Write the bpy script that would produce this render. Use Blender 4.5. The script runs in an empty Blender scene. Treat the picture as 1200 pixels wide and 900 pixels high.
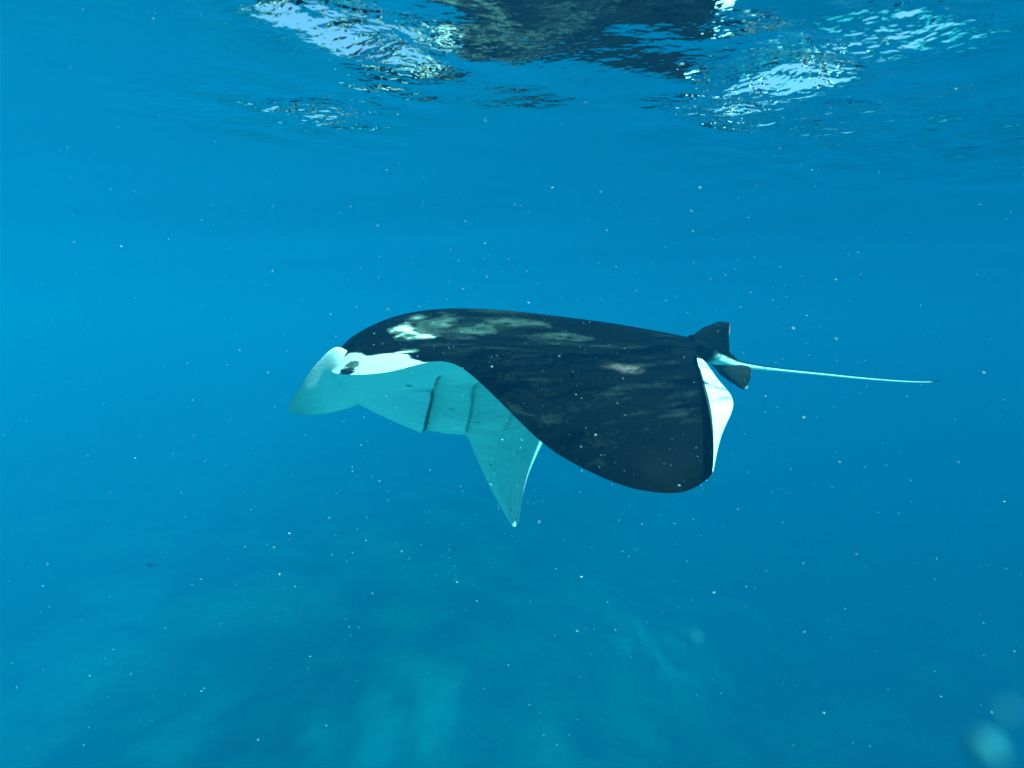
import bpy, bmesh, math, random
import numpy as np
from mathutils import Vector, Matrix, noise
from mathutils.kdtree import KDTree

random.seed(7); RNG = np.random.default_rng(7)
R = math.radians
S = bpy.context.scene
COL = S.collection

# ---------------------------------------------------------------- camera
WATER_DEPTH_CAM = 0.60            # metres the camera is under the surface (surface is z = 0)
PITCH = -6.0
FPX = 655.0                       # focal length in pixels of a 1200 px wide frame
cam_d = bpy.data.cameras.new('camera'); cam = bpy.data.objects.new('camera', cam_d); COL.objects.link(cam)
cam.location = (0, 0, -WATER_DEPTH_CAM); cam.rotation_euler = (R(90 + PITCH), 0, 0)
cam_d.sensor_width = 36; cam_d.lens = FPX / 1200 * 36
cam_d.clip_start = 0.02; cam_d.clip_end = 2000
cam_d.dof.use_dof = True; cam_d.dof.focus_distance = 2.2; cam_d.dof.aperture_fstop = 3.5
S.camera = cam
CP, SP = math.cos(R(PITCH)), math.sin(R(PITCH))

def at(px, py, Y):
    """the world point seen at photograph pixel (px, py) at Y metres along the lens axis"""
    x = (px - 600) / FPX * Y; v = (450 - py) / FPX * Y
    return (x, Y * CP - v * SP, -WATER_DEPTH_CAM + Y * SP + v * CP)

# ---------------------------------------------------------------- sky, sun, exposure
SUN_EL, SUN_AZ = R(47), R(114)    # as bent by the water; azimuth clockwise from +Y: from the right, a little behind the camera
w = bpy.data.worlds.new('World'); S.world = w; w.use_nodes = True
nt = w.node_tree; nt.nodes.clear()
sky = nt.nodes.new('ShaderNodeTexSky'); sky.sky_type = 'NISHITA'; sky.sun_disc = False
sky.sun_elevation = SUN_EL; sky.sun_rotation = SUN_AZ
bg = nt.nodes.new('ShaderNodeBackground'); bg.inputs[1].default_value = 0.12
out = nt.nodes.new('ShaderNodeOutputWorld')
nt.links.new(sky.outputs[0], bg.inputs[0]); nt.links.new(bg.outputs[0], out.inputs[0])
sd = bpy.data.lights.new('sun', 'SUN'); sd.energy = 5.0; sd.angle = R(0.5); sd.color = (1, 0.96, 0.9)
sun = bpy.data.objects.new('sun', sd); COL.objects.link(sun)
sdir = Vector((math.sin(SUN_AZ) * math.cos(SUN_EL), math.cos(SUN_AZ) * math.cos(SUN_EL), math.sin(SUN_EL)))
sun.rotation_euler = sdir.to_track_quat('Z', 'Y').to_euler()

vs = S.view_settings
vs.view_transform = 'Standard'; vs.look = 'None'; vs.exposure = 1.5; vs.gamma = 1; vs.use_curve_mapping = False
c = S.cycles
c.use_denoising = True
c.max_bounces = 10; c.diffuse_bounces = 2; c.glossy_bounces = 3; c.transmission_bounces = 4
c.volume_bounces = 4; c.transparent_max_bounces = 8
c.caustics_reflective = False; c.caustics_refractive = False
c.sample_clamp_indirect = 4.0

# ---------------------------------------------------------------- helpers
def mat(name):
    m = bpy.data.materials.new(name); m.use_nodes = True
    t = m.node_tree; t.nodes.clear()
    return m, t, t.nodes.new('ShaderNodeOutputMaterial')
def N(t, ty, **kw):
    n = t.nodes.new(ty)
    for k, v in kw.items(): setattr(n, k, v)
    return n
def principled(name, col, rough=0.6, noise_scale=None, amt=0.3, spec=0.3):
    m, t, o = mat(name)
    b = N(t, 'ShaderNodeBsdfPrincipled'); b.inputs['Base Color'].default_value = (*col, 1)
    b.inputs['Roughness'].default_value = rough; b.inputs['Specular IOR Level'].default_value = spec
    if noise_scale:
        tc = N(t, 'ShaderNodeTexCoord'); nz = N(t, 'ShaderNodeTexNoise'); nz.inputs['Scale'].default_value = noise_scale
        nz.inputs['Detail'].default_value = 5
        mx = N(t, 'ShaderNodeMix', data_type='RGBA'); 
        mx.inputs[6].default_value = (*[x * (1 - amt) for x in col], 1); mx.inputs[7].default_value = (*[min(1, x * (1 + amt)) for x in col], 1)
        t.links.new(tc.outputs['Object'], nz.inputs['Vector']); t.links.new(nz.outputs[0], mx.inputs[0])
        t.links.new(mx.outputs[2], b.inputs['Base Color'])
    t.links.new(b.outputs[0], o.inputs[0])
    return m
def link_mesh(name, verts, faces, material, parent=None, loc=(0, 0, 0), smooth=True):
    faces = [g for g in (tuple(dict.fromkeys(int(i) for i in f)) for f in faces) if len(g) > 2]   # no repeated corners
    me = bpy.data.meshes.new(name); me.from_pydata([tuple(v) for v in verts], [], [tuple(f) for f in faces])
    if material: me.materials.append(material)
    if smooth: me.polygons.foreach_set('use_smooth', [True] * len(me.polygons))
    me.update()
    o = bpy.data.objects.new(name, me); COL.objects.link(o); o.location = loc
    if parent: o.parent = parent
    return o
def tag(o, label=None, cat=None, group=None, kind=None):
    if label: o['label'] = label
    if cat: o['category'] = cat
    if group: o['group'] = group
    if kind: o['kind'] = kind
    return o
def cr(P, t, axis):
    """Catmull-Rom resample of control array P along axis at parameters t (in control index units)"""
    P = np.moveaxis(P, axis, 0); n = P.shape[0]
    E = np.concatenate([(2 * P[:1] - P[1:2]), P, (2 * P[-1:] - P[-2:-1])], 0)
    i = np.clip(np.floor(t).astype(int), 0, n - 2); f = (t - i).reshape((-1,) + (1,) * (P.ndim - 1))
    p0, p1, p2, p3 = E[i], E[i + 1], E[i + 2], E[i + 3]
    r = 0.5 * (2 * p1 + (p2 - p0) * f + (2 * p0 - 5 * p1 + 4 * p2 - p3) * f ** 2 + (3 * p1 - p0 - 3 * p2 + p3) * f ** 3)
    return np.moveaxis(r, 0, axis)

# ---------------------------------------------------------------- the water itself: one closed volume round everything
m, t, o = mat('sea_water_body')
pv = N(t, 'ShaderNodeVolumePrincipled')
# scattering / absorption per metre for red, green, blue
SCAT = (0.0002, 0.0121, 0.0275); ABSO = (0.280, 0.046, 0.0435); DENS = 0.2802
pv.inputs['Density'].default_value = DENS
pv.inputs['Color'].default_value = (*[s_ / DENS for s_ in SCAT], 1)
pv.inputs['Absorption Color'].default_value = (*[max(0, 1 - a_ / (DENS - s_)) ** 2 for s_, a_ in zip(SCAT, ABSO)], 1)
pv.inputs['Anisotropy'].default_value = -0.18
t.links.new(pv.outputs[0], o.inputs['Volume'])
bx, by0, by1, bz0, bz1 = 130, -130, 130, -24.0, 0.25
vv = [(x, y, z) for z in (bz0, bz1) for x, y in ((-bx, by0), (bx, by0), (bx, by1), (-bx, by1))]
ff = [(3, 2, 1, 0), (4, 5, 6, 7), (0, 1, 5, 4), (1, 2, 6, 5), (2, 3, 7, 6), (3, 0, 4, 7)]
haze = link_mesh('haze', vv, ff, m, smooth=False); tag(haze, 'blue sea water thinning the view with distance', kind='stuff')

# ---------------------------------------------------------------- water surface: real waves, a mirror below the critical angle
m, t, o = mat('sea_surface')
fr = N(t, 'ShaderNodeFresnel'); fr.inputs['IOR'].default_value = 1.333
gl = N(t, 'ShaderNodeBsdfGlossy'); gl.inputs['Roughness'].default_value = 0.0; gl.inputs['Color'].default_value = (0.96, 0.98, 1, 1)
tr = N(t, 'ShaderNodeBsdfTransparent'); tr.inputs[0].default_value = (.66, .94, .95, 1)
mx = N(t, 'ShaderNodeMixShader')
geo = N(t, 'ShaderNodeNewGeometry')
mp = N(t, 'ShaderNodeMapping'); mp.inputs['Scale'].default_value = (1, 1.6, 1); mp.inputs['Rotation'].default_value = (0, 0, R(20))
nz = N(t, 'ShaderNodeTexNoise'); nz.inputs['Scale'].default_value = 22; nz.inputs['Detail'].default_value = 2.0
at_ = N(t, 'ShaderNodeAttribute', attribute_name='chop')
ml = N(t, 'ShaderNodeMath', operation='MULTIPLY')
bp = N(t, 'ShaderNodeBump'); bp.inputs['Strength'].default_value = 1.0; bp.inputs['Distance'].default_value = 0.019
L = t.links.new
L(geo.outputs['Position'], mp.inputs[0]); L(mp.outputs[0], nz.inputs['Vector'])
L(nz.outputs[0], ml.inputs[0]); L(at_.outputs['Fac'], ml.inputs[1]); L(ml.outputs[0], bp.inputs['Height'])
for n_ in (fr, gl): L(bp.outputs[0], n_.inputs['Normal'])
L(fr.outputs[0], mx.inputs[0]); L(tr.outputs[0], mx.inputs[1]); L(gl.outputs[0], mx.inputs[2]); L(mx.outputs[0], o.inputs[0])

def surf_pt(px, py):
    d = np.array(at(px, py, 1.0)) - np.array([0, 0, -WATER_DEPTH_CAM]); k = WATER_DEPTH_CAM / d[2]
    return d[0] * k, d[1] * k
def axis_pts(lo, hi, fine_lo, fine_hi, step, grow=1.12):
    a = list(np.arange(fine_lo, fine_hi + 1e-6, step)); s = step
    while a[-1] < hi: s *= grow; a.append(min(hi, a[-1] + s))
    s = step; b = [fine_lo]
    while b[-1] > lo: s *= grow; b.append(max(lo, b[-1] - s))
    return np.array(b[:0:-1] + a)
xs = axis_pts(-125, 125, -3.0, 3.0, 0.016); ys = axis_pts(-125, 125, 0.7, 4.5, 0.016)
X, Y = np.meshgrid(xs, ys)
# patches of chop on an otherwise gently rolling surface (px, py, radius x, radius y, strength): where ripples break the mirror
PATCH = [(360, 20, .12, .07, .85), (420, 40, .14, .08, .95), (470, 62, .11, .08, .7), (330, 125, .22, .16, .5), (370, 150, .25, .16, .45), (450, 105, .10, .10, .5),
         (815, 118, .10, .10, .5), (870, 108, .14, .16, 1.0), (930, 90, .14, .14, .9), (990, 50, .14, .09, .9), (1050, 18, .16, .08, 1.0), (940, 140, .3, .22, .45), (1050, 150, .4, .3, .35), (1120, 190, .6, .5, .3), (1130, 35, .12, .07, .6), (560, 60, .22, .16, .10), (700, 50, .25, .14, .06), (610, 112, .3, .10, .15), (800, 40, .12, .10, .15)]
CH = np.full_like(X, 0.03)
for px, py, rx, ry, s_ in PATCH:
    cx, cy = surf_pt(px, py); CH += s_ * np.exp(-(((X - cx) / rx) ** 2 + ((Y - cy) / ry) ** 2))
CH = np.clip(CH, 0, 1.2)
Z = np.zeros_like(X); rr = np.random.default_rng(3)
for lam, amp in ((3.4, .011), (2.2, .006), (1.3, .0028), (.9, .0014)):
    for k in range(3):
        a = rr.uniform(-.7, .7) + R(75); p = rr.uniform(0, 6.28)
        Z += amp / 1.7 * np.sin(2 * math.pi / lam * (X * math.cos(a) + Y * math.sin(a)) + p)
for lam, amp in ((.42, .0085), (.27, .006), (.16, .0034), (.10, .0018)):
    for k in range(4):
        a = rr.uniform(-1.1, 1.1) + R(80); p = rr.uniform(0, 6.28)
        Z += CH * amp * np.sin(2 * math.pi / lam * (X * math.cos(a) + Y * math.sin(a)) + p)
far = np.clip((np.hypot(X, Y) - 9) / 10, 0, 1); Z *= 1 - 0.85 * far
nx, ny = len(xs), len(ys)
idx = np.arange(nx * ny).reshape(ny, nx)
F = np.stack([idx[:-1, :-1], idx[:-1, 1:], idx[1:, 1:], idx[1:, :-1]], -1).reshape(-1, 4)
sea = link_mesh('water_surface', np.stack([X, Y, Z], -1).reshape(-1, 3).tolist(), F.tolist(), m)
a_ = sea.data.attributes.new('chop', 'FLOAT', 'POINT'); a_.data.foreach_set('value', CH.ravel().astype(np.float32))
tag(sea, 'rippled underside of the sea surface', kind='structure')

# ---------------------------------------------------------------- seabed
BED = -11
def axis2(lo, hi, s0, g):
    a = [0.0]; s = s0
    while a[-1] < hi: a.append(min(hi, a[-1] + s)); s *= g
    b = [0.0]; s = s0
    while b[-1] > lo: b.append(max(lo, b[-1] - s)); s *= g
    return np.array(b[:0:-1] + a)
xs = axis2(-125, 125, .22, 1.03); ys = axis2(-125, 125, .22, 1.03) + 0.0
X, Y = np.meshgrid(xs, ys + 0.0)
def bed_h(x, y):
    n1 = noise.fractal(Vector((x * .22, y * .22, 1.7)), 1.0, 2.0, 5)
    n2 = noise.noise(Vector((x * .07, y * .07, 5.1)))
    k = min(1, max(0, (x + 5) / 19)); k = k * k * (3 - 2 * k)
    z = BED - 5 * k
    near = min(1, max(0, (11 - y) / 8)); near = near * near * (3 - 2 * near)                    # unseen raised sand flat, added to bounce light up onto the belly
    return z + near * (-4.3 - z) + (.35 * n1 + .6 * n2) * (1 - .6 * near)
Z = np.array([bed_h(x, y) for x, y in zip(X.ravel(), Y.ravel())])
m, t, o = mat('seabed_sand_and_rubble')
geo = N(t, 'ShaderNodeNewGeometry'); n1 = N(t, 'ShaderNodeTexNoise'); n1.inputs['Scale'].default_value = .33; n1.inputs['Detail'].default_value = 6
n2 = N(t, 'ShaderNodeTexNoise'); n2.inputs['Scale'].default_value = 4; n2.inputs['Detail'].default_value = 4
ra = N(t, 'ShaderNodeValToRGB'); ra.color_ramp.elements[0].position = .45; ra.color_ramp.elements[1].position = .62
ra.color_ramp.elements[0].color = (.03, .045, .025, 1); ra.color_ramp.elements[1].color = (.15, .17, .10, 1)
mxx = N(t, 'ShaderNodeMix', data_type='RGBA', blend_type='MULTIPLY'); mxx.inputs[0].default_value = .6
b = N(t, 'ShaderNodeBsdfPrincipled'); b.inputs['Roughness'].default_value = .95; b.inputs['Specular IOR Level'].default_value = .1
L = t.links.new
L(geo.outputs['Position'], n1.inputs['Vector']); L(geo.outputs['Position'], n2.inputs['Vector']); L(n1.outputs[0], ra.inputs[0])
sa = N(t, 'ShaderNodeAttribute', attribute_name='sand'); ms = N(t, 'ShaderNodeMix', data_type='RGBA'); ms.inputs[7].default_value = (.50, .51, .58, 1)
L(sa.outputs['Fac'], ms.inputs[0]); L(ra.outputs[0], ms.inputs[6]); L(ms.outputs[2], mxx.inputs[6]); L(n2.outputs[0], mxx.inputs[7]); L(mxx.outputs[2], b.inputs['Base Color']); L(b.outputs[0], o.inputs[0])
nx, ny = len(xs), len(ys); idx = np.arange(nx * ny).reshape(ny, nx)
F = np.stack([idx[:-1, :-1], idx[:-1, 1:], idx[1:, 1:], idx[1:, :-1]], -1).reshape(-1, 4)
bed = link_mesh('seabed', np.stack([X.ravel(), Y.ravel(), Z], -1).tolist(), F.tolist(), m)
SAND = np.zeros(len(Z)); xf, yf = X.ravel(), Y.ravel()
for px, py, r_, k_ in [(480, 825, 1.3, .6), (445, 868, .9, .5), (520, 820, .8, .5), (770, 762, 1.8, 1.0), (812, 745, .9, .8), (240, 875, 1.4, .6), (180, 880, .8, .5), (360, 885, .9, .5), (250, 700, 1.6, .35), (640, 880, .8, .3), (120, 780, 1.2, .3)]:
    d = np.array(at(px, py, 1.0)) - np.array([0, 0, -WATER_DEPTH_CAM]); k = 14.0
    for _ in range(6): k = (bed_h(d[0] * k, d[1] * k) + WATER_DEPTH_CAM) / d[2]
    dd = np.hypot(xf - d[0] * k, (yf - d[1] * k) * .7) / r_
    SAND = np.maximum(SAND, 1.0 * k_ * np.exp(-dd ** 2))
FLAT_BOUNCE = np.array([min(1, max(0, (8.5 - y) / 5)) * min(1, max(.5, 1.15 + 1.2 * noise.fractal(Vector((x * .35, y * .35, 8.8)), 1.0, 2.0, 4))) if y < 8.5 and abs(x) < 40 and y > -40 else 0 for x, y in zip(xf, yf)])  # pale sand on the added out-of-view flat, brightening the belly from below
SAND *= np.array([min(1, max(0, .5 + 1.6 * noise.fractal(Vector((x * .9, y * .9, 3.3)), 1.0, 2.0, 4))) if s_ > .02 else 0 for x, y, s_ in zip(xf, yf, SAND)])
a_ = bed.data.attributes.new('sand', 'FLOAT', 'POINT'); a_.data.foreach_set('value', np.maximum(SAND, FLAT_BOUNCE).astype(np.float32))
tag(bed, 'dim sandy seabed with dark rubble far below', kind='structure')

# ---------------------------------------------------------------- the manta ray
C0 = np.array(at(620, 440, 2.2))
def grid(rows):
    return np.array([[at(*p) for p in r] for r in rows])
# chords from the near wing tip (first) across the back to the far wing tip (last); each runs from the leading edge to the trailing edge.
# the trailing edge of the near wing curls up and back towards the lens, so its last two points show the pale underside.
TOP = [
 [(772,577.5,1.47),(786,578,1.47),(802,576,1.475),(817,570,1.48),(828,562,1.49),(835,556,1.50),(835,551,1.49)],
 [(735,571,1.485),(752,567,1.49),(775,560,1.50),(805,551,1.54),(832,543,1.62),(838,541,1.64),(836,538,1.57)],
 [(683,549,1.53),(705,540,1.53),(745,528,1.55),(792,516,1.62),(832,508,1.74),(846,507,1.78),(835,507,1.67)],
 [(632,517,1.61),(660,508,1.62),(710,495,1.66),(775,482,1.77),(830,474,1.93),(861,470.5,2.00),(829,474,1.86)],
 [(572,457,1.72),(610,454,1.73),(680,448,1.80),(755,444,1.96),(815,440,2.14),(841,445,2.23),(822,444,2.10)],
 [(522,421,1.80),(565,424,1.82),(650,423,1.94),(740,424,2.14),(795,420,2.29),(820,418,2.36),(816,416,2.32)],
 [(455,437,1.855),(478,414,1.89),(540,405,1.93),(625,406,2.03),(712,407,2.18),(783,405,2.33),(816,409,2.42)],
 [(396,439,1.90),(426,412,1.935),(490,396,1.98),(580,396,2.08),(690,402,2.22),(770,403,2.36),(816,405,2.48)],
 [(386,432,2.02),(414,398,2.03),(478,374,2.13),(575,371,2.24),(690,381,2.36),(765,391,2.46),(818,400,2.55)],
 [(382,428,2.16),(418,391,2.17),(482,366,2.25),(570,362,2.36),(690,375,2.46),(765,387,2.53),(820,398,2.59)],
 [(384,430,2.28),(424,396,2.32),(490,371,2.42),(570,367,2.52),(690,379,2.60),(765,391,2.62),(818,401,2.64)],
 [(440,428,2.46),(480,412,2.52),(540,400,2.58),(610,398,2.66),(670,405,2.74),(705,412,2.76),(735,418,2.77)],
 [(538,500,2.70),(560,486,2.74),(590,470,2.79),(620,462,2.85),(636,462,2.89),(648,464,2.92),(660,466,2.94)],
 [(556,533,2.79),(572,528,2.83),(588,522,2.86),(604,516,2.90),(619,511,2.95),(632,507,3.0),(643,505,3.05)],
 [(577,577,2.87),(585,575,2.885),(592,572,2.905),(600,568,2.93),(607,564,2.97),(613,562,3.025),(617,560,3.10)],
 [(600,616,2.955),(601.5,617.5,2.962),(603,618.5,2.972),(604.5,618.5,2.988),(606,617.5,3.01),(607.2,616,3.035),(608,613.5,3.065)],
]
BOT_IN = [   # interior points only (the edge points are shared with TOP)
 [(785,577.5,1.48),(801,575,1.485),(816,569,1.49),(827,561,1.495),(834,555,1.50)],
 [(752,568,1.53),(775,562,1.55),(805,553,1.59),(831,544,1.66),(837.5,541,1.66)],
 [(705,543,1.59),(745,532,1.62),(792,519,1.69),(831,509,1.79),(846,505,1.80)],
 [(660,512,1.70),(710,500,1.76),(775,486,1.86),(829,475,1.98),(858,470,2.02)],
 [(605,462,1.83),(675,460,1.92),(755,452,2.07),(813,441,2.20),(840,444,2.25)],
 [(545,438,1.865),(630,447,2.055),(740,440,2.25),(793,424,2.35),(818,418,2.38)],
 [(472,453,1.915),(522,453,1.95),(607,462,2.085),(700,452,2.2),(776,423,2.37)],
 [(420,461,1.96),(492,469,1.975),(580,479,2.075),(690,455,2.28),(770,424,2.42)],
 [(412,468,2.05),(490,489,2.02),(575,498,2.12),(690,475,2.36),(765,430,2.50)],
 [(410,466,2.15),(490,502,2.13),(572,508,2.32),(690,480,2.46),(765,432,2.54)],
 [(414,462,2.28),(488,494,2.32),(572,504,2.46),(690,478,2.58),(765,430,2.62)],
 [(478,462,2.48),(540,488,2.54),(610,492,2.62),(670,468,2.70),(710,434,2.75)],
 [(562,506,2.68),(592,505,2.74),(618,500,2.80),(634,488,2.85),(648,477,2.90)],
 [(572,534,2.79),(588,532,2.82),(604,527,2.86),(620,519,2.915),(632,511,2.975)],
 [(585,577.5,2.87),(592,576,2.89),(600,572,2.915),(607,567,2.953),(613,564,3.008)],
 [(601.5,617.5,2.958),(603,618.5,2.968),(604.5,618.5,2.984),(606,617.5,3.006),(607.2,616,3.03)],
]
BOT = [[TOP[i][0]] + BOT_IN[i] + [TOP[i][-1]] for i in range(len(TOP))]
assert len(BOT_IN) == len(TOP)
BOT[0] = [tuple(np.array(p) + (0, 0, .002 if 0 < k < 6 else 0)) for k, p in enumerate(TOP[0])]
GT, GB = grid(TOP), grid(BOT)
NV, NU = 420, 300
tv = np.linspace(0, len(TOP) - 1, NV); s_ = np.linspace(0, 1, NU)
tu = 6 * (0.55 * s_ + 0.45 * (0.5 - 0.5 * np.cos(np.pi * s_)))
PT = cr(cr(GT, tv, 0), tu, 1); PB = cr(cr(GB, tv, 0), tu, 1)
for _ in range(110):      # ease the skin between the chords
    for P_ in (PT, PB): P_[1:-1] = .5 * P_[1:-1] + .25 * (P_[:-2] + P_[2:])
# throat and gills on the underside: each slit is a step in the skin, rising slowly from behind and dropping sharply
VV, UU = np.meshgrid(tv, tu, indexing='ij')
def sm(a, b, x): x = np.clip((x - a) / (b - a), 0, 1); return x * x * (3 - 2 * x)
def nearest_uv(P, px, py, Y):
    d = P - np.array([0, 0, -WATER_DEPTH_CAM]); dep = d[..., 1] * CP + d[..., 2] * SP; hgt = -d[..., 1] * SP + d[..., 2] * CP
    e_ = np.hypot(600 + d[..., 0] / dep * FPX - px, 450 - hgt / dep * FPX - py) + 12 * np.abs(dep - Y)
    k = np.unravel_index(np.argmin(e_), e_.shape); return tv[k[0]], tu[k[1]]
du = np.gradient(PB, axis=1); dv = np.gradient(PB, axis=0); nb = np.cross(du, dv); nb /= np.linalg.norm(nb, axis=-1, keepdims=True) + 1e-12
if (nb[int(NV * 9 / 15), NU // 3] @ np.array([0, 0, -1])) < 0: nb = -nb
GILLS = [((513,437,1.9),(495,501,2.1), .024, .95), ((557,447,1.97),(545,502,2.2), .014, .4), ((600,478,2.05),(588,503,2.2), .008, .15)]
nG = np.array([noise.noise(Vector((v * 4, 3.7, 0))) for v in tv])[:, None] * np.ones_like(UU)
gill_back = np.zeros_like(UU); gill_dark = np.zeros_like(UU); PB0 = PB.copy()
for ga, gb, h, dk in GILLS:
    uv = sorted(nearest_uv(PB0, *[a_ + (b_ - a_) * q for a_, b_ in zip(ga, gb)]) for q in np.linspace(0, 1, 9)); gv = [q[0] for q in uv]
    gl_ = np.interp(tv, gv, [q[1] for q in uv])
    for _ in range(60): gl_[1:-1] = .5 * gl_[1:-1] + .25 * (gl_[:-2] + gl_[2:])
    gu = gl_[:, None] * np.ones_like(UU)
    gu = gu + .008 * nG
    x = gu - UU
    span = sm(gv[0] - .02, gv[0] + .08, VV) * (1 - sm(gv[-1] + .1, gv[-1] + .5, VV))
    lift = sm(gv[0] - .1, gv[0] + .9, VV) * (1 - sm(gv[-1] - .1, gv[-1] + .6, VV))
    PB = PB + (nb * (h * lift * np.where(x > 0, np.exp(-x / .35), np.exp(-(x / .03) ** 2)))[..., None])
    gill_back += .06 * sm(-.02, .02, -x) * sm(4.9, 5.3, VV)
    gill_dark = np.maximum(gill_dark, dk * span * np.maximum(np.exp(-((x + .03) / .026) ** 2), .35 * np.where(x < 0, np.exp(x / .12), 0)))  # dark slit edge, plus a soft shadow behind it painted into the skin
# a soft fold along the back and spine muscles on the top
# weld top and bottom along their shared edges
iT = np.arange(NV * NU).reshape(NV, NU); iB = iT + NV * NU
iB = iB.copy(); iB[0, :] = iT[0, :]; iB[-1, :] = iT[-1, :]; iB[:, 0] = iT[:, 0]; iB[:, -1] = iT[:, -1]
def quads(i, flip):
    q = np.stack([i[:-1, :-1], i[:-1, 1:], i[1:, 1:], i[1:, :-1]], -1).reshape(-1, 4)
    return q[:, ::-1] if flip else q
V_ = np.concatenate([PT.reshape(-1, 3), PB.reshape(-1, 3)]) - C0
F_ = np.concatenate([quads(iT, False), quads(iB, True)])

# ---- pigment with painted shading, per point of the skin: 1 = white skin, 0 = black skin
def fnoise(P, s, seed, octs=4, ax=(1, 1, 1)):
    return np.array([noise.fractal(Vector((p[0] * s * ax[0] + seed, p[1] * s * ax[1], p[2] * s * ax[2])), 1.0, 2.0, octs) for p in P])
uvw = np.stack([VV.ravel() * .35, UU.ravel() * .5, np.zeros(VV.size)], -1)
nA = fnoise(uvw, 5.0, 0, 4).reshape(VV.shape)                  # edge raggedness
nS = fnoise(uvw, 3.4, 9, 5, (2.4, .5, 1)).reshape(VV.shape)   # streaks running back along the wing
nC = fnoise(uvw, 2.2, 31, 3, (1.3, .7, 1)).reshape(VV.shape)
top = np.zeros_like(VV)
# white face: the side of the head in front of and below the dark crown
edge = np.interp(VV, [4.9, 5.2, 5.6, 6, 7, 8, 8.7], [-.1, .05, .45, .9, .85, .40, .15]) + .12 * nA
face = (1 - sm(edge - .05, edge + .05, UU)) * (1 - sm(9, 9.4, VV))
top = np.maximum(top, face)
# pale streaks and clouds in the black back
nS2 = fnoise(uvw, 11.0, 77, 5, (3.2, .22, 1)).reshape(VV.shape)
grey = (np.clip(.14 + .8 * nS, 0, .7) * .095 + np.clip(nS2, 0, .6) * .045) * (.35 + .65 * sm(-.3, .5, nC)) * (.25 + .75 * sm(.6, 3.4, VV))
nF = fnoise(uvw, 16.0, 51, 6, (1.2, .8, 1)).reshape(VV.shape)
def blotch(px, py, Y, rv, ru, s, rag=.5):
    global top
    v0, u0 = nearest_uv(PT, px, py, Y)
    d = np.sqrt(((VV - v0) / rv) ** 2 + ((UU - u0) / ru) ** 2) + rag * nA + .5 * nF
    top = np.maximum(top, s * (1 - sm(.15, 1.15, d)) * (1 if s >= 1 else .6 + .9 * nF))
blotch(471, 386, 2.05, .36, .26, 1.0); blotch(497, 395, 1.98, .2, .2, 1.0); blotch(505, 384, 2.05, .9, .6, .22, .9)
blotch(545, 384, 2.12, .4, .5, .26, .9); blotch(605, 378, 2.25, .3, .5, .22, 1.2); blotch(490, 372, 2.12, .2, .2, .55); blotch(520, 380, 2.1, .3, .2, .4, .8)
blotch(650, 395, 2.2, .25, .6, .18, .9); blotch(700, 405, 2.2, .2, .6, .16, .9)
blotch(470, 413, 1.88, .16, .30, 1.0, .3)
v0, u0 = nearest_uv(PT, 411, 428, 1.93)
top = top * (1 - .75 * (1 - sm(.3, 1.1, np.sqrt(((VV - v0) / .22) ** 2 + ((UU - u0) / .26) ** 2) + .5 * nF)))
warm = np.zeros_like(VV)
v0, u0 = nearest_uv(PT, 733, 430, 2.1)
warm = .33 * (1 - sm(.2, 1.1, np.sqrt(((VV - v0) / .35) ** 2 + ((UU - u0) / .33) ** 2) + .4 * nA))
darkedge = sm(5.88, 5.94, UU) * (1 - sm(4.3, 4.6, VV))          # thin dark rim of the curled trailing edge
flap = sm(4.55, 4.7, UU) * (1 - sm(4.8, 4.95, VV))
back = np.maximum(top, grey)
bot = np.ones_like(VV) * (.97 - .05 * np.clip(nC, 0, 1) - .10 * np.clip(nF, 0, .6) - .06 * np.clip(nS, 0, 1))
bot = (bot - gill_back * (1 - sm(9.4, 10.6, VV)) - .10 * sm(9.4, 10.6, VV) * (1 - sm(12.6, 14.4, VV))) * (1 - .9 * gill_dark)  # darker behind the gills; the far wing root's shade is put into the colour
bot = bot * (1 - .25 * sm(.3, .7, nA) * sm(13.5, 14.5, VV))
for px, py, Y, r_ in [(479, 452, 1.94, .05), (603, 585, 2.95, .05), (599, 597, 2.95, .05), (607, 600, 2.97, .04), (604, 608, 2.97, .05), (530, 480, 2.0, .03), (560, 495, 2.1, .03), (575, 545, 2.85, .04)]:
    v0, u0 = nearest_uv(PB, px, py, Y)
    bot = bot * (1 - .7 * np.exp(-(((VV - v0) / (r_ * .7)) ** 2 + ((UU - u0) / (r_ * 1.6)) ** 2)))
pT = np.where(flap > .5, np.maximum(back, .97 * flap) * (1 - .9 * darkedge), back)
pig = np.concatenate([pT.ravel(), bot.ravel()]); wm = np.concatenate([warm.ravel(), np.zeros(VV.size)])

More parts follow.
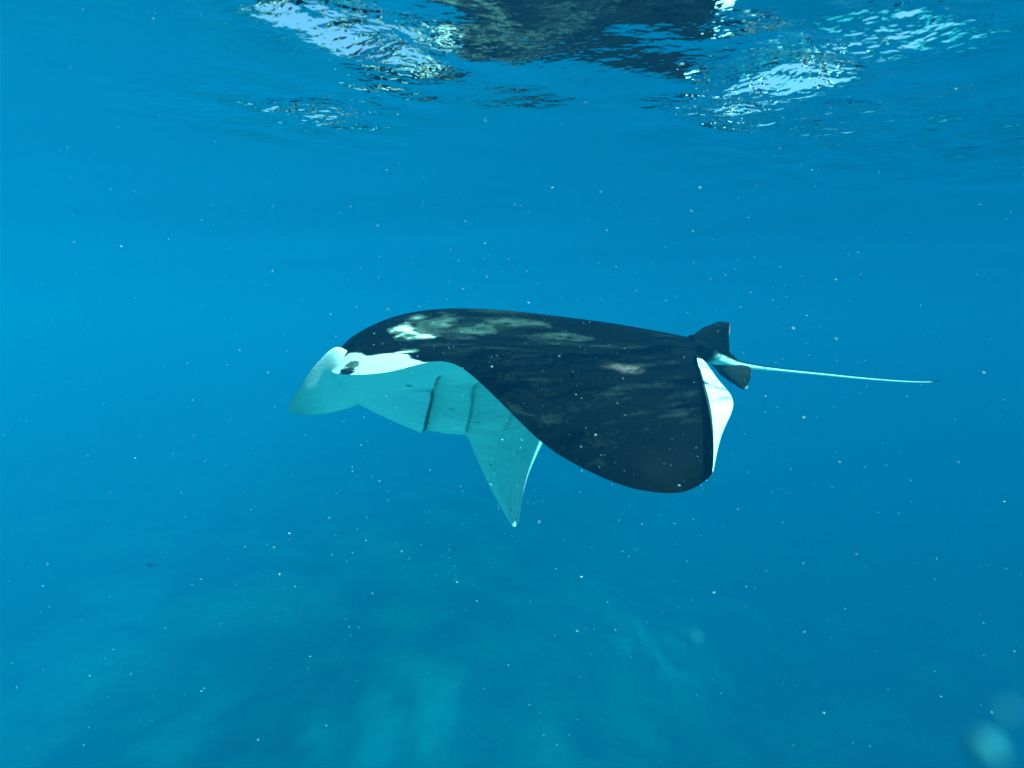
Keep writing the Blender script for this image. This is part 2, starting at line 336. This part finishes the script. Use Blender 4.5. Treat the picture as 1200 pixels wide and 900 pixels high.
def sheet(rows, thick, nv, nu, pig_fn):
    """a fin: control rows through its middle, swelling to 'thick' metres between its edges; returns verts, faces, pigment"""
    G = grid(rows); a = np.linspace(0, G.shape[0] - 1, nv); b_ = np.linspace(0, G.shape[1] - 1, nu)
    M_ = cr(cr(G, a, 0), b_, 1)
    d0 = np.gradient(M_, axis=0); d1 = np.gradient(M_, axis=1); n = np.cross(d0, d1); n /= np.linalg.norm(n, axis=-1, keepdims=True) + 1e-12
    A, B = np.meshgrid(a / a[-1], b_ / b_[-1], indexing='ij')
    th = thick * np.sqrt(np.clip(4 * B * (1 - B), 0, 1)) * np.sqrt(np.clip(1 - A ** 3, 0, 1))
    i1 = np.arange(nv * nu).reshape(nv, nu); i2 = (i1 + nv * nu).copy(); i2[:, 0] = i1[:, 0]; i2[:, -1] = i1[:, -1]; i2[-1] = i1[-1]
    P = np.concatenate([(M_ + n * th[..., None] / 2).reshape(-1, 3), (M_ - n * th[..., None] / 2).reshape(-1, 3)])
    cap = np.stack([i1[0, :-1], i2[0, :-1], i2[0, 1:], i1[0, 1:]], -1)
    F = np.concatenate([quads(i1, False), quads(i2, True), cap])
    p = np.concatenate([pig_fn(A, B, 1).ravel(), pig_fn(A, B, -1).ravel()])
    return P - C0, F, p
parts = []
# near and far cephalic (head) fins: broad flaps reaching forward and down from beside the mouth
ceph = [[(416,416,2.02),(418,427,2.03),(420,440,2.05),(424,458,2.10),(428,470,2.16)],
        [(394,407,1.93),(397,424,1.965),(401,443,2.01),(406,464,2.07),(410,478,2.14)],
        [(373,424,1.93),(377,441,1.98),(381,456,2.03),(384,472,2.085),(386,484,2.15)],
        [(353,450,1.965),(356,461,1.995),(359,470,2.035),(362,479,2.07),(365,486,2.10)],
        [(337,478,2.015),(339,481,2.035),(342,483,2.04),(345,484,2.045),(349,485.5,2.05)]]
pale = lambda A, B, s: .96 - .28 * sm(.25, 1.1, A)  # dims toward the tip: the fade into the blue is painted in
parts.append(sheet(ceph, .014, 60, 40, pale))
cephf = [[(px + 8, py + (2 if py < 430 else -4), Y + .42) for (px, py, Y) in r] for r in ceph[:3]] + [[(372,452,2.36),(373,459,2.35),(374,464,2.35),(375,468,2.35),(376,471,2.35)]]
parts.append(sheet(cephf, .03, 40, 30, pale))
# dorsal fin, pelvic fin
dors = [[(800,402,2.58),(815,404,2.60),(832,412,2.63),(850,417,2.66),(868,424,2.69)],
        [(812,393,2.58),(824,397,2.60),(838,402,2.63),(850,408,2.65),(857,414,2.66)],
        [(824,384,2.59),(833,387,2.60),(842,391,2.62),(850,396,2.63),(854,401,2.64)],
        [(838,379.5,2.60),(843,380,2.61),(848,382,2.61),(853,385,2.62),(855,388,2.62)],
        [(848,377.5,2.61),(850,377.5,2.61),(852,377.5,2.61),(854,377.8,2.61),(855.5,379,2.61)]]
parts.append(sheet(dors, .045, 60, 40, lambda A, B, s: .03 + .75 * sm(.95, .99, B) * sm(.2, .4, A)))
pelv = [[(828,412,2.58),(838,418,2.60),(850,422,2.63),(862,425,2.65),(874,429,2.68)],
        [(838,426,2.60),(846,430,2.61),(856,433,2.62),(868,433,2.64),(880,432,2.66)],
        [(848,438,2.61),(854,441,2.61),(862,443,2.62),(872,443,2.63),(880,441,2.64)],
        [(858,448,2.62),(862,450,2.62),(867,451,2.62),(874,450,2.63),(878,447,2.63)],
        [(868,455,2.62),(870,456,2.62),(872,456.5,2.62),(874,456,2.62),(876,454.5,2.62)]]
parts.append(sheet(pelv, .03, 50, 40, lambda A, B, s: .05 + .7 * sm(.88, .97, A) * sm(.4, .8, B)))
pelf = [[(px - 10, py - 6, Y + .14) for (px, py, Y) in r] for r in pelv]
parts.append(sheet(pelf, .03, 30, 24, lambda A, B, s: .05 + 0 * A))
# tail: a long tapering whip, dark above and pale along the side below
tail = np.array([at(*p) for p in [(806,404,2.57),(826,412,2.59),(845,421,2.61),(868,427.5,2.66),(910,433,2.76),(960,438,2.88),(1010,443,3.0),(1055,446.5,3.1),(1085,447.5,3.17),(1104,446,3.22)]])
nt_, nr = 200, 16
ctr = cr(tail, np.linspace(0, len(tail) - 1, nt_), 0); tg = np.gradient(ctr, axis=0); tg /= np.linalg.norm(tg, axis=-1, keepdims=True)
sd_ = np.cross(tg, [0, 0, 1]); sd_ /= np.linalg.norm(sd_, axis=-1, keepdims=True); up = np.cross(sd_, tg)
q = np.linspace(0, 1, nt_); rad = np.interp(q, [0, .1, .2, .32, .45, .7, .9, 1], [.05, .045, .034, .019, .0092, .0072, .0048, .001])
ang = np.linspace(0, 2 * np.pi, nr, endpoint=False)
TP = ctr[:, None] + rad[:, None, None] * (sd_[:, None] * np.cos(ang)[None, :, None] + up[:, None] * np.sin(ang)[None, :, None])
ti = np.arange(nt_ * nr).reshape(nt_, nr); tj = np.roll(ti, -1, 1)
TF = np.stack([ti[:-1], tj[:-1], tj[1:], ti[1:]], -1).reshape(-1, 4)
tp = (1 - sm(.25, .6, np.sin(ang)))[None, :] * sm(.12, .2, q)[:, None] * (1 - sm(.9, .95, q))[:, None]
ends = [TP[0].mean(0), TP[-1].mean(0)]
TV = np.concatenate([TP.reshape(-1, 3), ends]) - C0
tri = [(ti[0, (k + 1) % nr], ti[0, k], nt_ * nr) for k in range(nr)] + [(ti[-1, k], ti[-1, (k + 1) % nr], nt_ * nr + 1) for k in range(nr)]
parts.append((TV, [tuple(f) for f in TF] + tri, np.concatenate([tp.ravel(), [0, 0]])))

verts = V_.tolist(); faces = [tuple(f) for f in F_]; pigs = list(pig)
for P, Fp, p in parts:
    k = len(verts); verts += np.asarray(P).tolist(); faces += [tuple(int(i) + k for i in f) for f in Fp]; pigs += list(p)
warms = list(wm) + [0.0] * (len(pigs) - len(wm))

m, t, o = mat('manta_skin')
ap = N(t, 'ShaderNodeAttribute', attribute_name='pigment_shade'); aw = N(t, 'ShaderNodeAttribute', attribute_name='warmth')
tc = N(t, 'ShaderNodeTexCoord'); n1 = N(t, 'ShaderNodeTexNoise'); n1.inputs['Scale'].default_value = 70; n1.inputs['Detail'].default_value = 4
ad = N(t, 'ShaderNodeMath', operation='MULTIPLY_ADD'); ad.inputs[1].default_value = .09; ad.inputs[2].default_value = -.045
ad2 = N(t, 'ShaderNodeMath', operation='ADD', use_clamp=True)
ra = N(t, 'ShaderNodeValToRGB'); e = ra.color_ramp.elements
e[0].position = .015; e[0].color = (.002, .0026, .0018, 1); e[1].position = .92; e[1].color = (.88, .88, .86, 1)
x_ = e.new(.45); x_.color = (.15, .20, .16, 1)
mw = N(t, 'ShaderNodeMix', data_type='RGBA'); mw.inputs[7].default_value = (.55, .34, .30, 1)
b = N(t, 'ShaderNodeBsdfPrincipled'); b.inputs['Roughness'].default_value = .55; b.inputs['Specular IOR Level'].default_value = .02
n3 = N(t, 'ShaderNodeTexNoise'); n3.inputs['Scale'].default_value = 160; n3.inputs['Detail'].default_value = 3
bp = N(t, 'ShaderNodeBump'); bp.inputs['Strength'].default_value = .25; bp.inputs['Distance'].default_value = .004
L = t.links.new
L(tc.outputs['Object'], n1.inputs['Vector']); L(tc.outputs['Object'], n3.inputs['Vector']); L(n1.outputs[0], ad.inputs[0])
L(ad.outputs[0], ad2.inputs[0]); L(ap.outputs['Fac'], ad2.inputs[1]); L(ad2.outputs[0], ra.inputs[0])
L(ra.outputs[0], mw.inputs[6]); L(aw.outputs['Fac'], mw.inputs[0]); L(mw.outputs[2], b.inputs['Base Color'])
L(n3.outputs[0], bp.inputs['Height']); L(bp.outputs[0], b.inputs['Normal']); L(b.outputs[0], o.inputs[0])

manta = link_mesh('manta_ray', verts, faces, m, loc=tuple(C0))
for nm, vals in (('pigment_shade', pigs), ('warmth', warms)):
    a_ = manta.data.attributes.new(nm, 'FLOAT', 'POINT'); a_.data.foreach_set('value', np.asarray(vals, dtype=np.float32))
bm = bmesh.new(); bm.from_mesh(manta.data)
loose = [v for v in bm.verts if not v.link_faces]; bmesh.ops.delete(bm, geom=loose, context='VERTS')
bmesh.ops.recalc_face_normals(bm, faces=bm.faces[:]); bm.to_mesh(manta.data); bm.free()
manta.data.polygons.foreach_set('use_smooth', [True] * len(manta.data.polygons))
tag(manta, 'black backed manta ray with white belly swimming just under the surface', 'manta ray')

# eyes
em = principled('eye_dark', (.01, .012, .016), .25, spec=.5)
def ball(name, c_, r, material, parent=None, off=(0, 0, 0), seg=20):
    bm = bmesh.new(); bmesh.ops.create_uvsphere(bm, u_segments=seg, v_segments=seg // 2, radius=1)
    for v in bm.verts: v.co = Vector((v.co.x * r[0], v.co.y * r[1], v.co.z * r[2])) + Vector(off)
    me = bpy.data.meshes.new(name); bm.to_mesh(me); bm.free(); me.materials.append(material)
    me.polygons.foreach_set('use_smooth', [True] * len(me.polygons))
    o = bpy.data.objects.new(name, me); COL.objects.link(o); o.location = c_
    if parent: o.parent = parent
    return o
ball('eye', Vector(at(409, 435, 1.90)) - Vector(C0), (.030, .020, .012), em, manta)
ball('eye', Vector(at(389, 430, 2.32)) - Vector(C0), (.030, .016, .012), em, manta)

# ---------------------------------------------------------------- marine snow: specks drifting in the water
pm = principled('plankton_pale', (.62, .72, .68), .7)
vs_, fs_ = [], []
octa = np.array([(1,0,0),(-1,0,0),(0,1,0),(0,-1,0),(0,0,1),(0,0,-1)], float)
of = [(0,2,4),(2,1,4),(1,3,4),(3,0,4),(2,0,5),(1,2,5),(3,1,5),(0,3,5)]
for k in range(6500):
    Yd = .75 + 3.8 * RNG.random() ** .8
    if k % 150 == 0: Yd = .4 + .4 * RNG.random()
    x_ = RNG.uniform(-1.05, 1.05) * Yd * .92; z_ = RNG.uniform(-.75, .75) * Yd * .92
    if k % 10 == 0: Yd = RNG.uniform(.8, 1.9); x_ = RNG.normal(.12, .35) * Yd; z_ = RNG.normal(-.02, .22) * Yd
    p = np.array([x_, Yd, -WATER_DEPTH_CAM - .12 * Yd + z_])
    if p[2] > -.06: continue
    s = .00034 * (.5 + RNG.exponential(.8))
    if k % 150 == 0: s = .0005 + .0004 * RNG.random()
    el = RNG.uniform(1, 3.2)
    ax = Matrix.Rotation(RNG.uniform(-.6, .6), 3, 'Y') @ Matrix.Rotation(RNG.uniform(0, 6.28), 3, 'X')
    pts = (np.array(ax) @ (octa * [s * el, s, s * .8]).T).T + p
    b0 = len(vs_); vs_ += pts.tolist(); fs_ += [tuple(i + b0 for i in f) for f in of]
sn = link_mesh('marine_snow', vs_, fs_, pm); tag(sn, 'pale specks of plankton drifting all through the blue water', kind='stuff')

def particle(label, px, py, Y, r, el, tilt, group=None):
    bm = bmesh.new(); bmesh.ops.create_icosphere(bm, subdivisions=2, radius=r)
    for v in bm.verts:
        k = 1 + .35 * noise.noise(v.co * (1.4 / r)); v.co = Vector((v.co.x * k * el, v.co.y * k, v.co.z * k))
    me = bpy.data.meshes.new('plankton_speck'); bm.to_mesh(me); bm.free(); me.materials.append(soft)
    me.polygons.foreach_set('use_smooth', [True] * len(me.polygons))
    o = bpy.data.objects.new('plankton_speck', me); COL.objects.link(o); o.location = at(px, py, Y); o.rotation_euler = (0, tilt, 0)
    return tag(o, label, 'plankton', group)
soft = principled('plankton_soft', (.015, .24, .29), .8)
G_ = 'plankton drifting close to the lens'
particle('large round blurred pale blue blob low in the right corner', 1155, 877, .09, .0022, 1.0, 0, G_)
particle('fainter smaller blurred blob above the large round one', 1179, 834, .085, .0011, 1.0, .3, G_)
particle('pale slanting blurred strand in the dark water below the manta', 816, 746, .2, .0008, 3.4, R(58), G_)

# a small fish far off in the haze below the manta's head
def fish(label, px, py, Y, length, material):
    n_, k_ = 14, 10; v, f = [], []
    for i in range(n_):
        q = i / (n_ - 1); x = (q - .5) * length * .8
        h = length * .17 * math.sin(math.pi * min(1, q * .92 + .04)) ** .8; w_ = h * .45
        for j in range(k_): a = 2 * math.pi * j / k_; v.append((x, w_ * math.cos(a), h * math.sin(a)))
    for i in range(n_ - 1):
        for j in range(k_): f.append((i * k_ + j, i * k_ + (j + 1) % k_, (i + 1) * k_ + (j + 1) % k_, (i + 1) * k_ + j))
    f.append(tuple(range(k_))[::-1]); f.append(tuple(range((n_ - 1) * k_, n_ * k_)))
    o = link_mesh('fish', v, f, material, loc=at(px, py, Y)); tag(o, label, 'fish')
    x = length * .4; hh = length * .16
    tv_ = [(x - .03 * length, sy * .01 * length, z) for sy in (-1, 1) for z in (-.03 * length, .03 * length)] + [(x + .2 * length, sy * .004 * length, z) for sy in (-1, 1) for z in (-hh, hh)] + [(x + .12 * length, 0, 0)]
    tf = [(0, 2, 6, 4), (1, 5, 7, 3), (0, 4, 8), (0, 8, 1), (1, 8, 5), (2, 8, 6), (2, 3, 8), (3, 7, 8), (4, 6, 8), (5, 8, 7)]
    link_mesh('tail_fin', tv_, tf, material, parent=o, smooth=False)
    dv_ = [(-.12 * length, sy * .008 * length, .15 * length) for sy in (-1, 1)] + [(.16 * length, sy * .008 * length, .13 * length) for sy in (-1, 1)] + [(.04 * length, 0, .25 * length)]
    link_mesh('dorsal_fin', dv_, [(0, 2, 4), (3, 1, 4), (1, 0, 4), (2, 3, 4), (0, 1, 3, 2)], material, parent=o, smooth=False)
fish('small dark fish far off in the haze low on the left', 176, 662, 6.5, .13, principled('fish_dark', (.03, .04, .05), .6, 30))
